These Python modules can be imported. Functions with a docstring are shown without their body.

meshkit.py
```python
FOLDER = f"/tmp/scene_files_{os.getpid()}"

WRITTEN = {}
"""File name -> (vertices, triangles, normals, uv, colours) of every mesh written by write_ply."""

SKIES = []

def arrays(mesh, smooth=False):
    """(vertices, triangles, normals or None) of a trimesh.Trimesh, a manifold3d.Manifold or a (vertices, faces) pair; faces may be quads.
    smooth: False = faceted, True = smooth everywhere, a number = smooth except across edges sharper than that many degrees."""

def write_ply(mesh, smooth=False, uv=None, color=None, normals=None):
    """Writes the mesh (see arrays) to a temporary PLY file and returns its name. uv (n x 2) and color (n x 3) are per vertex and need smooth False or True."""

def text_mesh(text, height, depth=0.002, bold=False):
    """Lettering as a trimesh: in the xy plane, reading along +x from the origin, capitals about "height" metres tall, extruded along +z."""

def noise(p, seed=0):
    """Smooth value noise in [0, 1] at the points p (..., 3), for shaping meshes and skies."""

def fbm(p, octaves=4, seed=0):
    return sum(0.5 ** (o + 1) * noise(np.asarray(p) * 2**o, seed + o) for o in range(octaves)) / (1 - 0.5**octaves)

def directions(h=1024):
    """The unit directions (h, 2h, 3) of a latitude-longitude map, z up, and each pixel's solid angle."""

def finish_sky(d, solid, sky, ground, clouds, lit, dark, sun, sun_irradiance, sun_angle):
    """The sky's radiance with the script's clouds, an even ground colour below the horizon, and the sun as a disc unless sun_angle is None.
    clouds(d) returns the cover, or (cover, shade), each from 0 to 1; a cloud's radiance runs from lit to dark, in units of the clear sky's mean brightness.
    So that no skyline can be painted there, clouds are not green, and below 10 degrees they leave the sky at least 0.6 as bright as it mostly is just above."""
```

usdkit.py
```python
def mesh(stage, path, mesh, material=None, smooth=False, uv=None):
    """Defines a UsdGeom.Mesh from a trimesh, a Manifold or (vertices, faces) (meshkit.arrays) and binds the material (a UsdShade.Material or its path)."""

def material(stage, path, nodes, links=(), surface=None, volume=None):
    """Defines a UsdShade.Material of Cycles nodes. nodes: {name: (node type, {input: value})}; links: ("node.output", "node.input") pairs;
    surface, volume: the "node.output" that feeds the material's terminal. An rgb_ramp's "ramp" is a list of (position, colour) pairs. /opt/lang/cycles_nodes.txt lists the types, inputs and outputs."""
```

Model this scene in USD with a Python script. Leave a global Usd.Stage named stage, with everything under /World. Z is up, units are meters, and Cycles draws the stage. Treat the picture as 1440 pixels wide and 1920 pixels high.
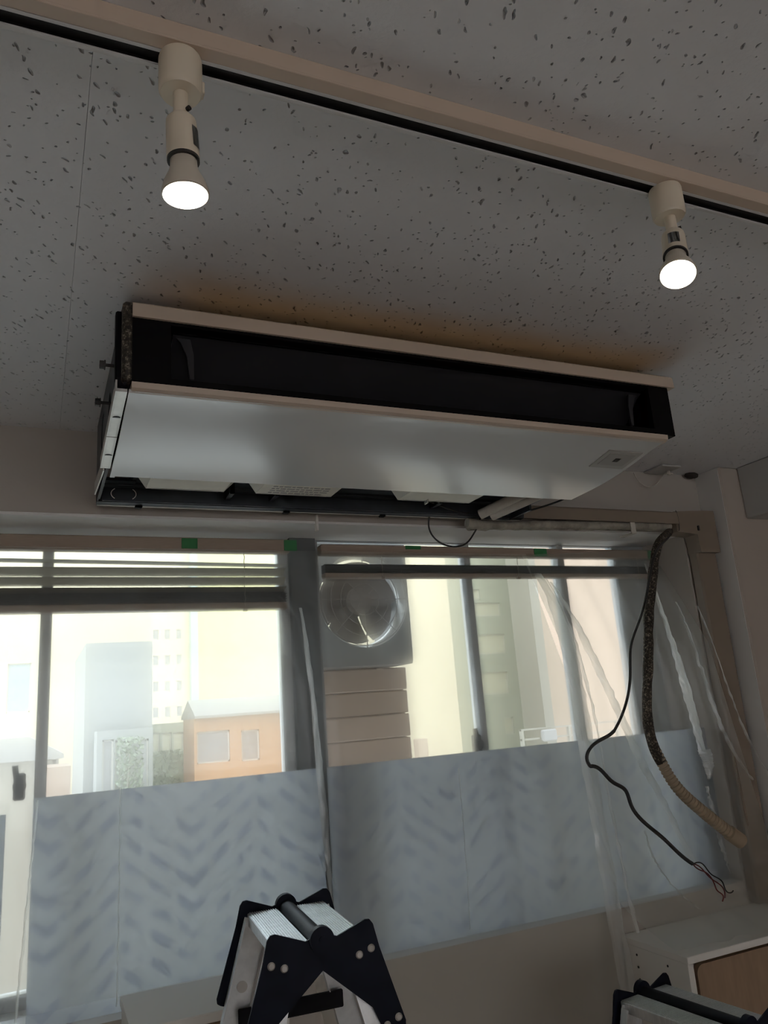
import math, random
import numpy as np
import trimesh, manifold3d as m3
from shapely.geometry import Polygon, Point, box as sbox
from shapely.ops import unary_union
from pxr import Usd, UsdGeom, UsdLux, UsdShade, Gf, Sdf
import usdkit, meshkit

random.seed(7); rng = np.random.default_rng(7)
stage = Usd.Stage.CreateInMemory()
UsdGeom.SetStageUpAxis(stage, 'Z'); UsdGeom.SetStageMetersPerUnit(stage, 1.0)
UsdGeom.Xform.Define(stage, '/World')

# ------------------------------------------------------------------ camera, sky, sun, exposure
YAW, PITCH, ROLL, FPX = math.radians(24.86084), math.radians(14.28952), math.radians(-4.29974), 1439.3476
f = np.array([math.sin(YAW) * math.cos(PITCH), math.cos(YAW) * math.cos(PITCH), math.sin(PITCH)])
r0 = np.array([math.cos(YAW), -math.sin(YAW), 0]); u0 = np.cross(r0, f)
rt = math.cos(ROLL) * r0 + math.sin(ROLL) * u0; up = -math.sin(ROLL) * r0 + math.cos(ROLL) * u0
cam = UsdGeom.Camera.Define(stage, '/World/camera')
cam.AddTransformOp().Set(Gf.Matrix4d(*rt, 0, *up, 0, *(-f), 0, 0, 0, 1.735, 1))
cam.CreateHorizontalApertureAttr(36.0); cam.CreateVerticalApertureAttr(48.0)
cam.CreateFocalLengthAttr(36.0 * FPX / 1440); cam.CreateClippingRangeAttr(Gf.Vec2f(0.02, 2000))
cam.CreateExposureAttr(1.5)

SUN_DIR = np.array([0.42, 0.72, -0.55])          # the way the sunlight travels: from behind the room on to the facades opposite
SUN_STRENGTH, SKY_STRENGTH, BULB_STRENGTH = 0.85, 0.62, 32.0
sky = UsdLux.DomeLight.Define(stage, '/World/sky')
sky.CreateIntensityAttr(SKY_STRENGTH); sky.CreateColorAttr(Gf.Vec3f(0.86, 0.97, 1.11))
sun = UsdLux.DistantLight.Define(stage, '/World/sun')
sun.CreateIntensityAttr(SUN_STRENGTH); sun.CreateAngleAttr(0.6); sun.CreateColorAttr(Gf.Vec3f(1.0, 0.86, 0.62))
zc_ = -SUN_DIR / np.linalg.norm(SUN_DIR); xc_ = np.cross([0, 0, 1.0], zc_); xc_ /= np.linalg.norm(xc_); yc_ = np.cross(zc_, xc_)
sun.AddTransformOp().Set(Gf.Matrix4d(*xc_, 0, *yc_, 0, *zc_, 0, 0, 0, 30, 1))

# ------------------------------------------------------------------ materials
def mat(name, nodes, links=(), surface='p.BSDF'):
    return usdkit.material(stage, '/World/Looks/' + name, nodes, links, surface=surface)

def plain(name, col, rough=0.6, metal=0.0, spec=0.5, coat=0.0, var=0.0, vscale=6.0, bump=0.0, bscale=80.0, stretch=(1, 1, 1), crough=0.15):
    n = {'p': ('principled_bsdf', dict(base_color=col, roughness=rough, metallic=metal, specular_ior_level=spec, coat_weight=coat, coat_roughness=crough))}
    l = []
    if var or bump:
        n['tc'] = ('texture_coordinate', {}); n['mp'] = ('mapping', dict(scale=stretch)); l += [('tc.object', 'mp.vector')]
    if var:
        n['nz'] = ('noise_texture', dict(scale=vscale, detail=5.0, roughness=0.6)); l += [('mp.vector', 'nz.vector')]
        lo = tuple(c * (1 - var) for c in col); hi = tuple(min(1, c * (1 + var)) for c in col)
        n['rp'] = ('rgb_ramp', dict(ramp=[(0.3, lo), (0.7, hi)])); l += [('nz.fac', 'rp.fac'), ('rp.color', 'p.base_color')]
    if bump:
        n['nb'] = ('noise_texture', dict(scale=bscale, detail=3.0)); n['bp'] = ('bump', dict(strength=bump, distance=0.002))
        l += [('mp.vector', 'nb.vector'), ('nb.fac', 'bp.height'), ('bp.normal', 'p.normal')]
    return mat(name, n, l)

M = {}
# ceiling board: soft white mineral board with punched worm holes
M['ceiling'] = mat('ceiling_board', {
    'tc': ('texture_coordinate', {}), 'mp': ('mapping', dict(scale=(1, 1, 1), rotation=(0, 0, 0.5))),
    'wn': ('noise_texture', dict(scale=34.0, detail=2.0)), 'wa': ('vector_math', dict(math_type='subtract', vector2=(0.5, 0.5, 0.5))),
    'ws': ('vector_math', dict(math_type='scale', scale=0.020)), 'ad': ('vector_math', dict(math_type='add')),
    'm1': ('mapping', dict(scale=(1.0, 0.42, 0.0))), 'v1': ('voronoi_texture', dict(scale=96.0, feature='f1', randomness=1.0)),
    'm2': ('mapping', dict(scale=(1.0, 1.0, 0.0), location=(3.1, 1.7, 0))), 'v2': ('voronoi_texture', dict(scale=100.0, feature='f1', randomness=1.0)),
    'sc1': ('separate_color', {}), 'sc2': ('separate_color', {}),
    'r1': ('map_range', dict(range_type='linear', from_min=0.04, from_max=0.21, to_min=1.0, to_max=0.0, clamp=True)),
    'r2': ('map_range', dict(range_type='linear', from_min=0.02, from_max=0.19, to_min=1.0, to_max=0.0, clamp=True)),
    'k1': ('math', dict(math_type='greater_than', value2=0.60)), 'k2': ('math', dict(math_type='greater_than', value2=0.62)),
    'a1': ('math', dict(math_type='multiply')), 'a2': ('math', dict(math_type='multiply')), 'hole': ('math', dict(math_type='maximum')),
    'fine': ('noise_texture', dict(scale=160.0, detail=4.0)), 'fs': ('math', dict(math_type='multiply', value2=0.05)),
    'hs': ('math', dict(math_type='subtract')),
    'bp': ('bump', dict(strength=1.0, distance=0.010)),
    'cr': ('rgb_ramp', dict(ramp=[(0.0, (0.76, 0.755, 0.76)), (0.45, (0.70, 0.695, 0.70)), (1.0, (0.58, 0.575, 0.57))])),  # shade inside the holes is mixed into the colour
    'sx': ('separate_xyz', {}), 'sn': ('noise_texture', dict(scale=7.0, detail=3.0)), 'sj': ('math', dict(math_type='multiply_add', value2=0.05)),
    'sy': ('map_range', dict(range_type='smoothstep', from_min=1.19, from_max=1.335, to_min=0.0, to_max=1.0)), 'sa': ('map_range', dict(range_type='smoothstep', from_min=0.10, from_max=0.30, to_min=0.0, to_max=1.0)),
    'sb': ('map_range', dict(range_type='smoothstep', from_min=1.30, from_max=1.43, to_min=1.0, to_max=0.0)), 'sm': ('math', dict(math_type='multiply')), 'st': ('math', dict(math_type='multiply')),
    'brown_band': ('mix', dict(mix_type='multiply', color2=(0.86, 0.62, 0.36))),  # browner towards the air conditioner front
    'p': ('principled_bsdf', dict(roughness=0.95, specular_ior_level=0.15)),
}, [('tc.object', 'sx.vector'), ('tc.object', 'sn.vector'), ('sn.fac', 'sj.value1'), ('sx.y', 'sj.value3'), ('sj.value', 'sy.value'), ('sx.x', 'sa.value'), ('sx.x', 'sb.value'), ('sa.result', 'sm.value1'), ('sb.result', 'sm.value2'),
    ('sm.value', 'st.value1'), ('sy.result', 'st.value2'), ('st.value', 'brown_band.fac'), ('cr.color', 'brown_band.color1'), ('brown_band.color', 'p.base_color'),
    ('tc.object', 'mp.vector'), ('mp.vector', 'wn.vector'), ('wn.color', 'wa.vector1'), ('wa.vector', 'ws.vector1'), ('mp.vector', 'ad.vector1'), ('ws.vector', 'ad.vector2'),
    ('ad.vector', 'm1.vector'), ('m1.vector', 'v1.vector'), ('ad.vector', 'm2.vector'), ('m2.vector', 'v2.vector'),
    ('v1.distance', 'r1.value'), ('v2.distance', 'r2.value'), ('v1.color', 'sc1.color'), ('v2.color', 'sc2.color'),
    ('sc1.r', 'k1.value1'), ('sc2.r', 'k2.value1'), ('r1.result', 'a1.value1'), ('k1.value', 'a1.value2'), ('r2.result', 'a2.value1'), ('k2.value', 'a2.value2'),
    ('a1.value', 'hole.value1'), ('a2.value', 'hole.value2'), ('fine.fac', 'fs.value1'), ('tc.object', 'fine.vector'),
    ('fs.value', 'hs.value1'), ('hole.value', 'hs.value2'), ('hs.value', 'bp.height'), ('bp.normal', 'p.normal'), ('hole.value', 'cr.fac')])
M['wall'] = plain('wall_paper', (0.50, 0.435, 0.375), 0.85, spec=0.2, var=0.03, vscale=3, bump=0.25, bscale=220)
M['wall_grey'] = plain('wall_grey', (0.53, 0.52, 0.50), 0.85, spec=0.2, var=0.03, vscale=3, bump=0.2, bscale=220)
M['wall_tan'] = plain('wall_tan', (0.50, 0.455, 0.405), 0.85, spec=0.2, var=0.03, vscale=3, bump=0.2, bscale=220)
M['reveal'] = plain('reveal_paint', (0.80, 0.785, 0.76), 0.6)
M['lens'] = plain('receiver_grey', (0.34, 0.32, 0.29), 0.3)
M['floor'] = plain('floor_wood', (0.52, 0.46, 0.40), 0.45, var=0.25, vscale=5, stretch=(1, 8, 1))
M['back_paint'] = plain('back_paint', (0.62, 0.50, 0.40), 0.8)
M['beige'] = plain('cream_plastic', (0.60, 0.49, 0.39), 0.42, var=0.03, vscale=5)
M['trackbeige'] = plain('track_enamel', (0.58, 0.46, 0.36), 0.38)
M['duct'] = plain('duct_plastic', (0.27, 0.215, 0.165), 0.5, var=0.06, vscale=6)
M['tracklip'] = plain('track_lip', (0.62, 0.60, 0.58), 0.4)
M['lampcream'] = plain('lamp_enamel', (0.74, 0.64, 0.50), 0.35)
M['black'] = plain('black_slot', (0.012, 0.012, 0.013), 0.6)
M['blackplastic'] = plain('black_plastic', (0.006, 0.006, 0.008), 0.5, spec=0.15)
M['outlet'] = plain('outlet_plastic', (0.004, 0.0035, 0.004), 0.6, spec=0.12)
M['flap'] = plain('flap_plastic', (0.030, 0.030, 0.033), 0.35, spec=0.5)
M['panel'] = plain('panel_enamel', (0.58, 0.575, 0.555), 0.28, coat=0.6, crough=0.22)
M['badge'] = plain('badge_grey', (0.40, 0.38, 0.35), 0.3)
M['mark'] = plain('mark_dark', (0.05, 0.045, 0.04), 0.4)
M['housing'] = plain('housing_white', (0.70, 0.66, 0.56), 0.5, var=0.06, vscale=18)
M['print'] = plain('sticker_print', (0.35, 0.33, 0.30), 0.6)
M['steel'] = plain('galvanised', (0.62, 0.60, 0.56), 0.42, metal=0.65, var=0.12, vscale=14)
M['darksteel'] = plain('dark_steel', (0.045, 0.052, 0.060), 0.45, metal=0.3, var=0.25, vscale=12)
M['bolt'] = plain('bolt_dark', (0.045, 0.042, 0.04), 0.5, metal=0.6)
M['alu'] = plain('window_aluminium', (0.40, 0.41, 0.41), 0.42, metal=0.3)
M['darkalu'] = plain('pier_grey', (0.12, 0.125, 0.125), 0.6)
M['ladder'] = plain('ladder_aluminium', (0.70, 0.71, 0.71), 0.48, metal=0.85, var=0.12, vscale=30, stretch=(1, 8, 1), bump=0.15, bscale=60)
M['ladder_plate'] = plain('ladder_plate', (0.006, 0.008, 0.016), 0.45, spec=0.12, var=0.3, vscale=20)
M['rivet'] = plain('rivet_grey', (0.42, 0.40, 0.37), 0.4, metal=0.5)
M['blind'] = plain('blind_beige', (0.34, 0.26, 0.20), 0.55, var=0.08, vscale=30, stretch=(1, 20, 20))
M['slat'] = plain('slat_olive', (0.42, 0.40, 0.34), 0.5)
M['slatshade'] = plain('slat_shaded', (0.045, 0.042, 0.04), 0.5)  # gathered slats: slat colour with the shade of the stack mixed in
M['string'] = plain('cord_white', (0.6, 0.57, 0.5), 0.7)
M['tape'] = plain('tape_green', (0.03, 0.20, 0.06), 0.6, bump=0.3, bscale=300)
M['cable'] = plain('cable_grey', (0.030, 0.029, 0.028), 0.45)
M['redwire'] = plain('wire_red', (0.14, 0.022, 0.018), 0.4)
M['hosebeige'] = plain('hose_beige', (0.36, 0.28, 0.19), 0.5)
M['insul'] = plain('insulation_old', (0.36, 0.33, 0.27), 0.8, var=0.35, vscale=25, bump=0.5, bscale=90)
M['insuldark'] = mat('insulation_mouldy', {
    'tc': ('texture_coordinate', {}), 'nz': ('noise_texture', dict(scale=150.0, detail=4.0, roughness=0.7)),
    'rp': ('rgb_ramp', dict(ramp=[(0.42, (0.022, 0.018, 0.014)), (0.55, (0.07, 0.055, 0.04)), (0.66, (0.36, 0.31, 0.24))])),
    'bp': ('bump', dict(strength=0.6, distance=0.004)), 'p': ('principled_bsdf', dict(roughness=0.8))},
    [('tc.object', 'nz.vector'), ('nz.fac', 'rp.fac'), ('rp.color', 'p.base_color'), ('nz.fac', 'bp.height'), ('bp.normal', 'p.normal')])
M['pipewhite'] = plain('pipe_white', (0.58, 0.54, 0.47), 0.7, var=0.08, vscale=20)
M['white'] = plain('white_laminate', (0.85, 0.82, 0.76), 0.45)
M['cabbrown'] = plain('cabinet_brown', (0.34, 0.23, 0.15), 0.5, var=0.10, vscale=10, stretch=(6, 1, 1))
M['putty'] = plain('putty_dark', (0.05, 0.045, 0.04), 0.9)
M['label'] = plain('lamp_sticker', (0.60, 0.61, 0.58), 0.5)
M['bulbbody'] = plain('bulb_ceramic', (0.62, 0.55, 0.45), 0.35)
M['bulb'] = mat('bulb_light', {'e': ('emission', dict(color=(1.0, 0.90, 0.74), strength=BULB_STRENGTH))}, surface='e.emission')
# window glass
M['glass'] = mat('window_glass', {'t': ('transparent_bsdf', dict(color=(0.93, 0.95, 0.94))), 'g': ('glossy_bsdf', dict(roughness=0.02)), 'fr': ('fresnel', dict(IOR=1.45)), 'mx': ('mix_closure', {})},
    [('fr.fac', 'mx.fac'), ('t.BSDF', 'mx.closure1'), ('g.BSDF', 'mx.closure2')], surface='mx.closure')
# frosted window film, printed with rows of slanting leaves
def leaf_film():
    n = {'tc': ('texture_coordinate', {}), 'xyz': ('separate_xyz', {}), 'nz': ('noise_texture', dict(scale=9.0, detail=2.0)),
         'jx': ('math', dict(math_type='multiply_add', value2=0.035)), 'u': ('math', dict(math_type='multiply', value2=1 / 0.33)), 'fu': ('math', dict(math_type='fraction')),
         'c': ('math', dict(math_type='subtract', value2=0.5)), 'a': ('math', dict(math_type='absolute')),
         'sl': ('math', dict(math_type='multiply', value2=0.25)), 'v': ('math', dict(math_type='add')), 'vz': ('math', dict(math_type='multiply', value2=1 / 0.058)), 'fv': ('math', dict(math_type='fraction')),
         'vc': ('math', dict(math_type='subtract', value2=0.5)), 'va': ('math', dict(math_type='absolute')),
         'm1': ('map_range', dict(range_type='smoothstep', from_min=0.16, from_max=0.27, to_min=1.0, to_max=0.0)),
         'a6': ('math', dict(math_type='multiply', value2=5.6)), 'af': ('math', dict(math_type='fraction')), 'ac': ('math', dict(math_type='subtract', value2=0.5)), 'aa': ('math', dict(math_type='absolute')),
         'm2': ('map_range', dict(range_type='smoothstep', from_min=0.26, from_max=0.44, to_min=1.0, to_max=0.0)),
         'nn': ('noise_texture', dict(scale=17.0, detail=1.0)), 'm3': ('map_range', dict(range_type='smoothstep', from_min=0.36, from_max=0.54, to_min=0.0, to_max=1.0)),
         'p1': ('math', dict(math_type='multiply')), 'p2': ('math', dict(math_type='multiply')),
         'rp': ('rgb_ramp', dict(ramp=[(0.0, (0.63, 0.645, 0.66)), (1.0, (0.535, 0.555, 0.60))])),
         't': ('translucent_bsdf', {}), 'd': ('diffuse_bsdf', dict(color=(0.42, 0.43, 0.44))), 'mx': ('mix_closure', dict(fac=0.25))}
    l = [('tc.object', 'xyz.vector'), ('tc.object', 'nz.vector'), ('nz.fac', 'jx.value1'), ('xyz.x', 'jx.value3'), ('jx.value', 'u.value1'), ('u.value', 'fu.value1'), ('fu.value', 'c.value1'), ('c.value', 'a.value1'),
         ('a.value', 'sl.value1'), ('xyz.z', 'v.value1'), ('sl.value', 'v.value2'), ('v.value', 'vz.value1'), ('vz.value', 'fv.value1'), ('fv.value', 'vc.value1'), ('vc.value', 'va.value1'), ('va.value', 'm1.value'),
         ('a.value', 'a6.value1'), ('a6.value', 'af.value1'), ('af.value', 'ac.value1'), ('ac.value', 'aa.value1'), ('aa.value', 'm2.value'), ('tc.object', 'nn.vector'), ('nn.fac', 'm3.value'),
         ('m1.result', 'p1.value1'), ('m2.result', 'p1.value2'), ('p1.value', 'p2.value1'), ('m3.result', 'p2.value2'), ('p2.value', 'rp.fac'), ('rp.color', 't.color'),
         ('t.BSDF', 'mx.closure1'), ('d.BSDF', 'mx.closure2')]
    return mat('leaf_film', n, l, 'mx.closure')
M['leaf'] = leaf_film()
M['fill_cloth'] = mat('fill_blind_cloth', {'t': ('translucent_bsdf', dict(color=(.84, .79, .75))), 'd': ('diffuse_bsdf', dict(color=(.75, .72, .68))), 'mx': ('mix_closure', dict(fac=.25))}, [('t.BSDF', 'mx.closure1'), ('d.BSDF', 'mx.closure2')], 'mx.closure')  # cloth of the added rear window, passes fill light into the room
# hanging masking film: thin clear polythene that veils what lies behind it
def film(name, veil, tint=(0.95, 0.96, 0.93), edge=0.55, bscale=14.0, soft=0.5, vmul=(.45, 1.7)):
    n = {'tc': ('texture_coordinate', {}), 'mp': ('mapping', dict(scale=(1.0, 1.0, 0.22))), 'nz': ('noise_texture', dict(scale=bscale, detail=5.0, roughness=0.65)),
         'bp': ('bump', dict(strength=0.5, distance=0.006)), 'lw': ('layer_weight', dict(blend=0.35)), 'pw': ('math', dict(math_type='power', value2=2.5)), 'ed': ('math', dict(math_type='multiply', value2=edge)),
         'nv': ('map_range', dict(from_min=0.3, from_max=0.75, to_min=veil * vmul[0], to_max=veil * vmul[1])), 'sm': ('math', dict(math_type='add', use_clamp=True)),
         't0': ('transparent_bsdf', dict(color=(0.97, 0.975, 0.955))), 'rf': ('refraction_bsdf', dict(color=(0.97, 0.975, 0.955), roughness=0.7, IOR=1.05)), 't': ('mix_closure', dict(fac=soft)), 'tl': ('translucent_bsdf', dict(color=tint)), 'g': ('glossy_bsdf', dict(color=(0.9, 0.9, 0.9), roughness=0.22)), 'df': ('diffuse_bsdf', dict(color=tint)),
         's1': ('mix_closure', dict(fac=0.35)), 's2': ('mix_closure', dict(fac=0.22)), 'mx': ('mix_closure', {})}
    l = [('tc.object', 'mp.vector'), ('mp.vector', 'nz.vector'), ('nz.fac', 'bp.height'), ('bp.normal', 'lw.normal'), ('bp.normal', 'g.normal'), ('lw.facing', 'pw.value1'), ('pw.value', 'ed.value1'),
         ('nz.fac', 'nv.value'), ('nv.result', 'sm.value1'), ('ed.value', 'sm.value2'), ('sm.value', 'mx.fac'), ('t0.BSDF', 't.closure1'), ('rf.BSDF', 't.closure2'), ('t.closure', 'mx.closure1'),
         ('tl.BSDF', 's1.closure1'), ('df.BSDF', 's1.closure2'), ('s1.closure', 's2.closure1'), ('g.BSDF', 's2.closure2'), ('s2.closure', 'mx.closure2')]
    return mat(name, n, l, 'mx.closure')
M['film'] = film('masking_film', 0.085, edge=0.45, vmul=(.6, 1.45))
M['fold'] = film('film_fold', 0.36, bscale=40)
M['crumple'] = film('film_crumple', 0.50, bscale=70, vmul=(.3, 1.9))

# ------------------------------------------------------------------ helpers
used = {}
def path_for(name, parent):
    base = (parent.path if parent else '/World') + '/' + name
    k = used.get(base, 0); used[base] = k + 1
    return base if k == 0 else '%s_%03d' % (base, k)

class Thing:
    def __init__(s, name, loc=(0, 0, 0), label=None, cat=None, group=None, kind=None, rotz=0.0):
        s.path = path_for(name, None); s.loc = np.array(loc, float)
        x = UsdGeom.Xform.Define(stage, s.path); x.AddTranslateOp().Set(Gf.Vec3d(*map(float, loc)))
        if rotz: x.AddRotateZOp().Set(rotz)
        s.prim = x.GetPrim(); tag(s.prim, label, cat, group, kind)

def tag(prim, label=None, cat=None, group=None, kind=None):
    for k, v in (('label', label), ('category', cat), ('group', group), ('kind', kind)):
        if v: prim.SetCustomDataByKey(k, v)

class Part:
    def __init__(s, path, loc): s.path, s.loc = path, loc

def put(name, mesh, m, parent=None, smooth=30, label=None, cat=None, group=None, kind=None, local=False):
    """One Mesh prim. mesh in world coordinates; it is moved into the parent's frame (or, at top level, to its own base)."""
    v, fc, _ = meshkit.arrays(mesh)
    v = np.array(v, float); p = path_for(name, parent)
    if parent is not None:
        if not local: v = v - parent.loc
        usdkit.mesh(stage, p, trimesh.Trimesh(v, fc, process=False), M[m], smooth=smooth)
        if isinstance(parent, Part): pass
        q = Part(p, parent.loc)
    else:
        c = (v.min(0) + v.max(0)) / 2; c[2] = v[:, 2].min()
        g = usdkit.mesh(stage, p, trimesh.Trimesh(v - c, fc, process=False), M[m], smooth=smooth); g.AddTranslateOp().Set(Gf.Vec3d(*map(float, c)))
        q = Part(p, c)
    prim = stage.GetPrimAtPath(p); tag(prim, label, cat, group, kind)
    q.prim = prim
    return q

def cat_(*ms): return trimesh.util.concatenate([m if isinstance(m, trimesh.Trimesh) else trimesh.Trimesh(*meshkit.arrays(m)[:2], process=False) for m in ms])
def bx(x0, x1, y0, y1, z0, z1, b=0.0):
    x0, x1, y0, y1, z0, z1 = min(x0, x1), max(x0, x1), min(y0, y1), max(y0, y1), min(z0, z1), max(z0, z1)
    if b <= 0:
        t = trimesh.creation.box((x1 - x0, y1 - y0, z1 - z0)); t.apply_translation(((x0 + x1) / 2, (y0 + y1) / 2, (z0 + z1) / 2)); return t
    b = min(b, (x1 - x0) / 2.01, (y1 - y0) / 2.01, (z1 - z0) / 2.01); P = []
    for X, sx in ((x0, 1), (x1, -1)):
        for Y, sy in ((y0, 1), (y1, -1)):
            for Z, sz in ((z0, 1), (z1, -1)):
                P += [(X, Y + sy * b, Z + sz * b), (X + sx * b, Y, Z + sz * b), (X + sx * b, Y + sy * b, Z)]
    return trimesh.convex.convex_hull(np.array(P))
def bar(p0, p1, w, t, wdir):
    """A straight bar from p0 to p1, w wide along wdir and t thick."""
    p0, p1 = np.array(p0, float), np.array(p1, float); d = p1 - p0; L = np.linalg.norm(d); d /= L
    a = np.array(wdir, float); a -= d * (a @ d); a /= np.linalg.norm(a); c = np.cross(d, a)
    m = trimesh.creation.box((w, t, L)); T = np.eye(4); T[:3, 0], T[:3, 1], T[:3, 2], T[:3, 3] = a, c, d, (p0 + p1) / 2
    m.apply_transform(T); return m
def cyl(p0, p1, r, n=20, r2=None):
    return tube([p0, p1], [r, r if r2 is None else r2], n)
def tube(pts, r, n=10, cap=True):
    pts = np.array(pts, float); k = len(pts); r = np.full(k, r) if np.ndim(r) == 0 else np.array(r, float)
    tan = np.gradient(pts, axis=0); tan /= np.linalg.norm(tan, axis=1)[:, None]
    a = np.cross(tan[0], [0, 0, 1.0] if abs(tan[0][2]) < 0.9 else [1.0, 0, 0]); a /= np.linalg.norm(a); V = []
    for i in range(k):
        a = a - tan[i] * (a @ tan[i]); a /= np.linalg.norm(a); b = np.cross(tan[i], a)
        for j in range(n):
            th = 2 * math.pi * j / n; V.append(pts[i] + r[i] * (math.cos(th) * a + math.sin(th) * b))
    F = []
    for i in range(k - 1):
        for j in range(n):
            p, q = i * n + j, i * n + (j + 1) % n; F += [(p, q, q + n), (p, q + n, p + n)]
    if cap:
        V += [pts[0], pts[-1]]; c0, c1 = len(V) - 2, len(V) - 1
        for j in range(n):
            F += [(c0, (j + 1) % n, j), (c1, (k - 1) * n + j, (k - 1) * n + (j + 1) % n)]
    return trimesh.Trimesh(np.array(V), np.array(F), process=False)
def spline(pts, n=60):
    from scipy.interpolate import CubicSpline
    pts = np.array(pts, float); s = np.r_[0, np.cumsum(np.linalg.norm(np.diff(pts, axis=0), axis=1))]
    return CubicSpline(s, pts)(np.linspace(0, s[-1], n))
def lathe(prof, base, axis=(0, 0, 1), n=32):
    """prof: (radius, height) pairs along the axis from base."""
    m = trimesh.creation.revolve(np.array(prof, float), sections=n)
    m.apply_transform(trimesh.geometry.align_vectors([0, 0, 1], np.array(axis, float))); m.apply_translation(base); return m
def ext_x(prof, x0, x1):
    """A (y, z) outline run along x."""
    m = trimesh.creation.extrude_polygon(Polygon(prof), x1 - x0, engine='earcut')
    v = m.vertices.copy(); m.vertices = np.c_[v[:, 2] + x0, v[:, 0], v[:, 1]]; return m
def ext_y(poly, y0, y1):
    """A (x, z) outline run along y."""
    m = trimesh.creation.extrude_polygon(poly if isinstance(poly, Polygon) else Polygon(poly), y1 - y0, engine='earcut')
    v = m.vertices.copy(); m.vertices = np.c_[v[:, 0], y1 - v[:, 2], v[:, 1]]; return m
def ext_z(poly, z0, z1):
    m = trimesh.creation.extrude_polygon(poly if isinstance(poly, Polygon) else Polygon(poly), z1 - z0, engine='earcut')
    m.apply_translation((0, 0, z0)); return m

# ------------------------------------------------------------------ the room
D, ZC = 2.05, 2.50                       # window wall and ceiling
XL, XR, YB = -2.4, 3.4, -3.6
ST = 'structure'
put('floor', bx(XL - .1, XR + .1, YB - .1, D + .25, -.1, 0), 'floor', kind=ST)
put('wall_left', bx(XL - .1, XL, YB - .1, D, 0, ZC), 'back_paint', kind=ST)
put('wall_front', ext_y(sbox(XL, 0, XR, ZC).difference(sbox(-1.6, .85, 2.6, 2.25)), YB - .1, YB), 'back_paint', kind=ST)
w3 = Thing('window_3', (.5, YB - .05, .85), kind=ST)                 # unseen window added behind the camera; its white blind gives fill light
for q in ((-1.6, 2.6, .85, .90), (-1.6, 2.6, 2.20, 2.25), (-1.6, -1.55, .85, 2.25), (2.55, 2.6, .85, 2.25), (.47, .53, .85, 2.25)): put('frame_member', bx(q[0], q[1], YB - .08, YB - .03, q[2], q[3]), 'alu', w3)
put('fill_blind', bx(-1.58, 2.58, YB - .062, YB - .060, .87, 2.23), 'fill_cloth', w3)
put('shading_storeys', bx(XL - 6, XR + 12, YB - .1, D + .25, ZC + .12, 8.2), 'wall_grey', kind=ST)  # unseen storeys added to keep sun off the outdoor unit
put('wall_right', bx(XR, XR + .1, YB - .1, 1.94, 0, ZC), 'back_paint', kind=ST)
ceil = Thing('ceiling', (0, 0, ZC), kind=ST)
put('slab', bx(XL - .1, XR + .1, YB - .1, D + .25, ZC + .012, ZC + .12), 'wall_grey', ceil)
for x0, x1 in ((XL, .0356), (.0360, XR)):
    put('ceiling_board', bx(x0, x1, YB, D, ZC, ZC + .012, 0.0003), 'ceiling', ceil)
# window wall with one long recess
wpoly = sbox(XL - .1, 0, 2.40, ZC).difference(sbox(-1.30, 1.10, 2.145, 2.275))
put('wall_back', ext_y(wpoly, D, D + .25), 'wall_tan', kind=ST)
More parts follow.
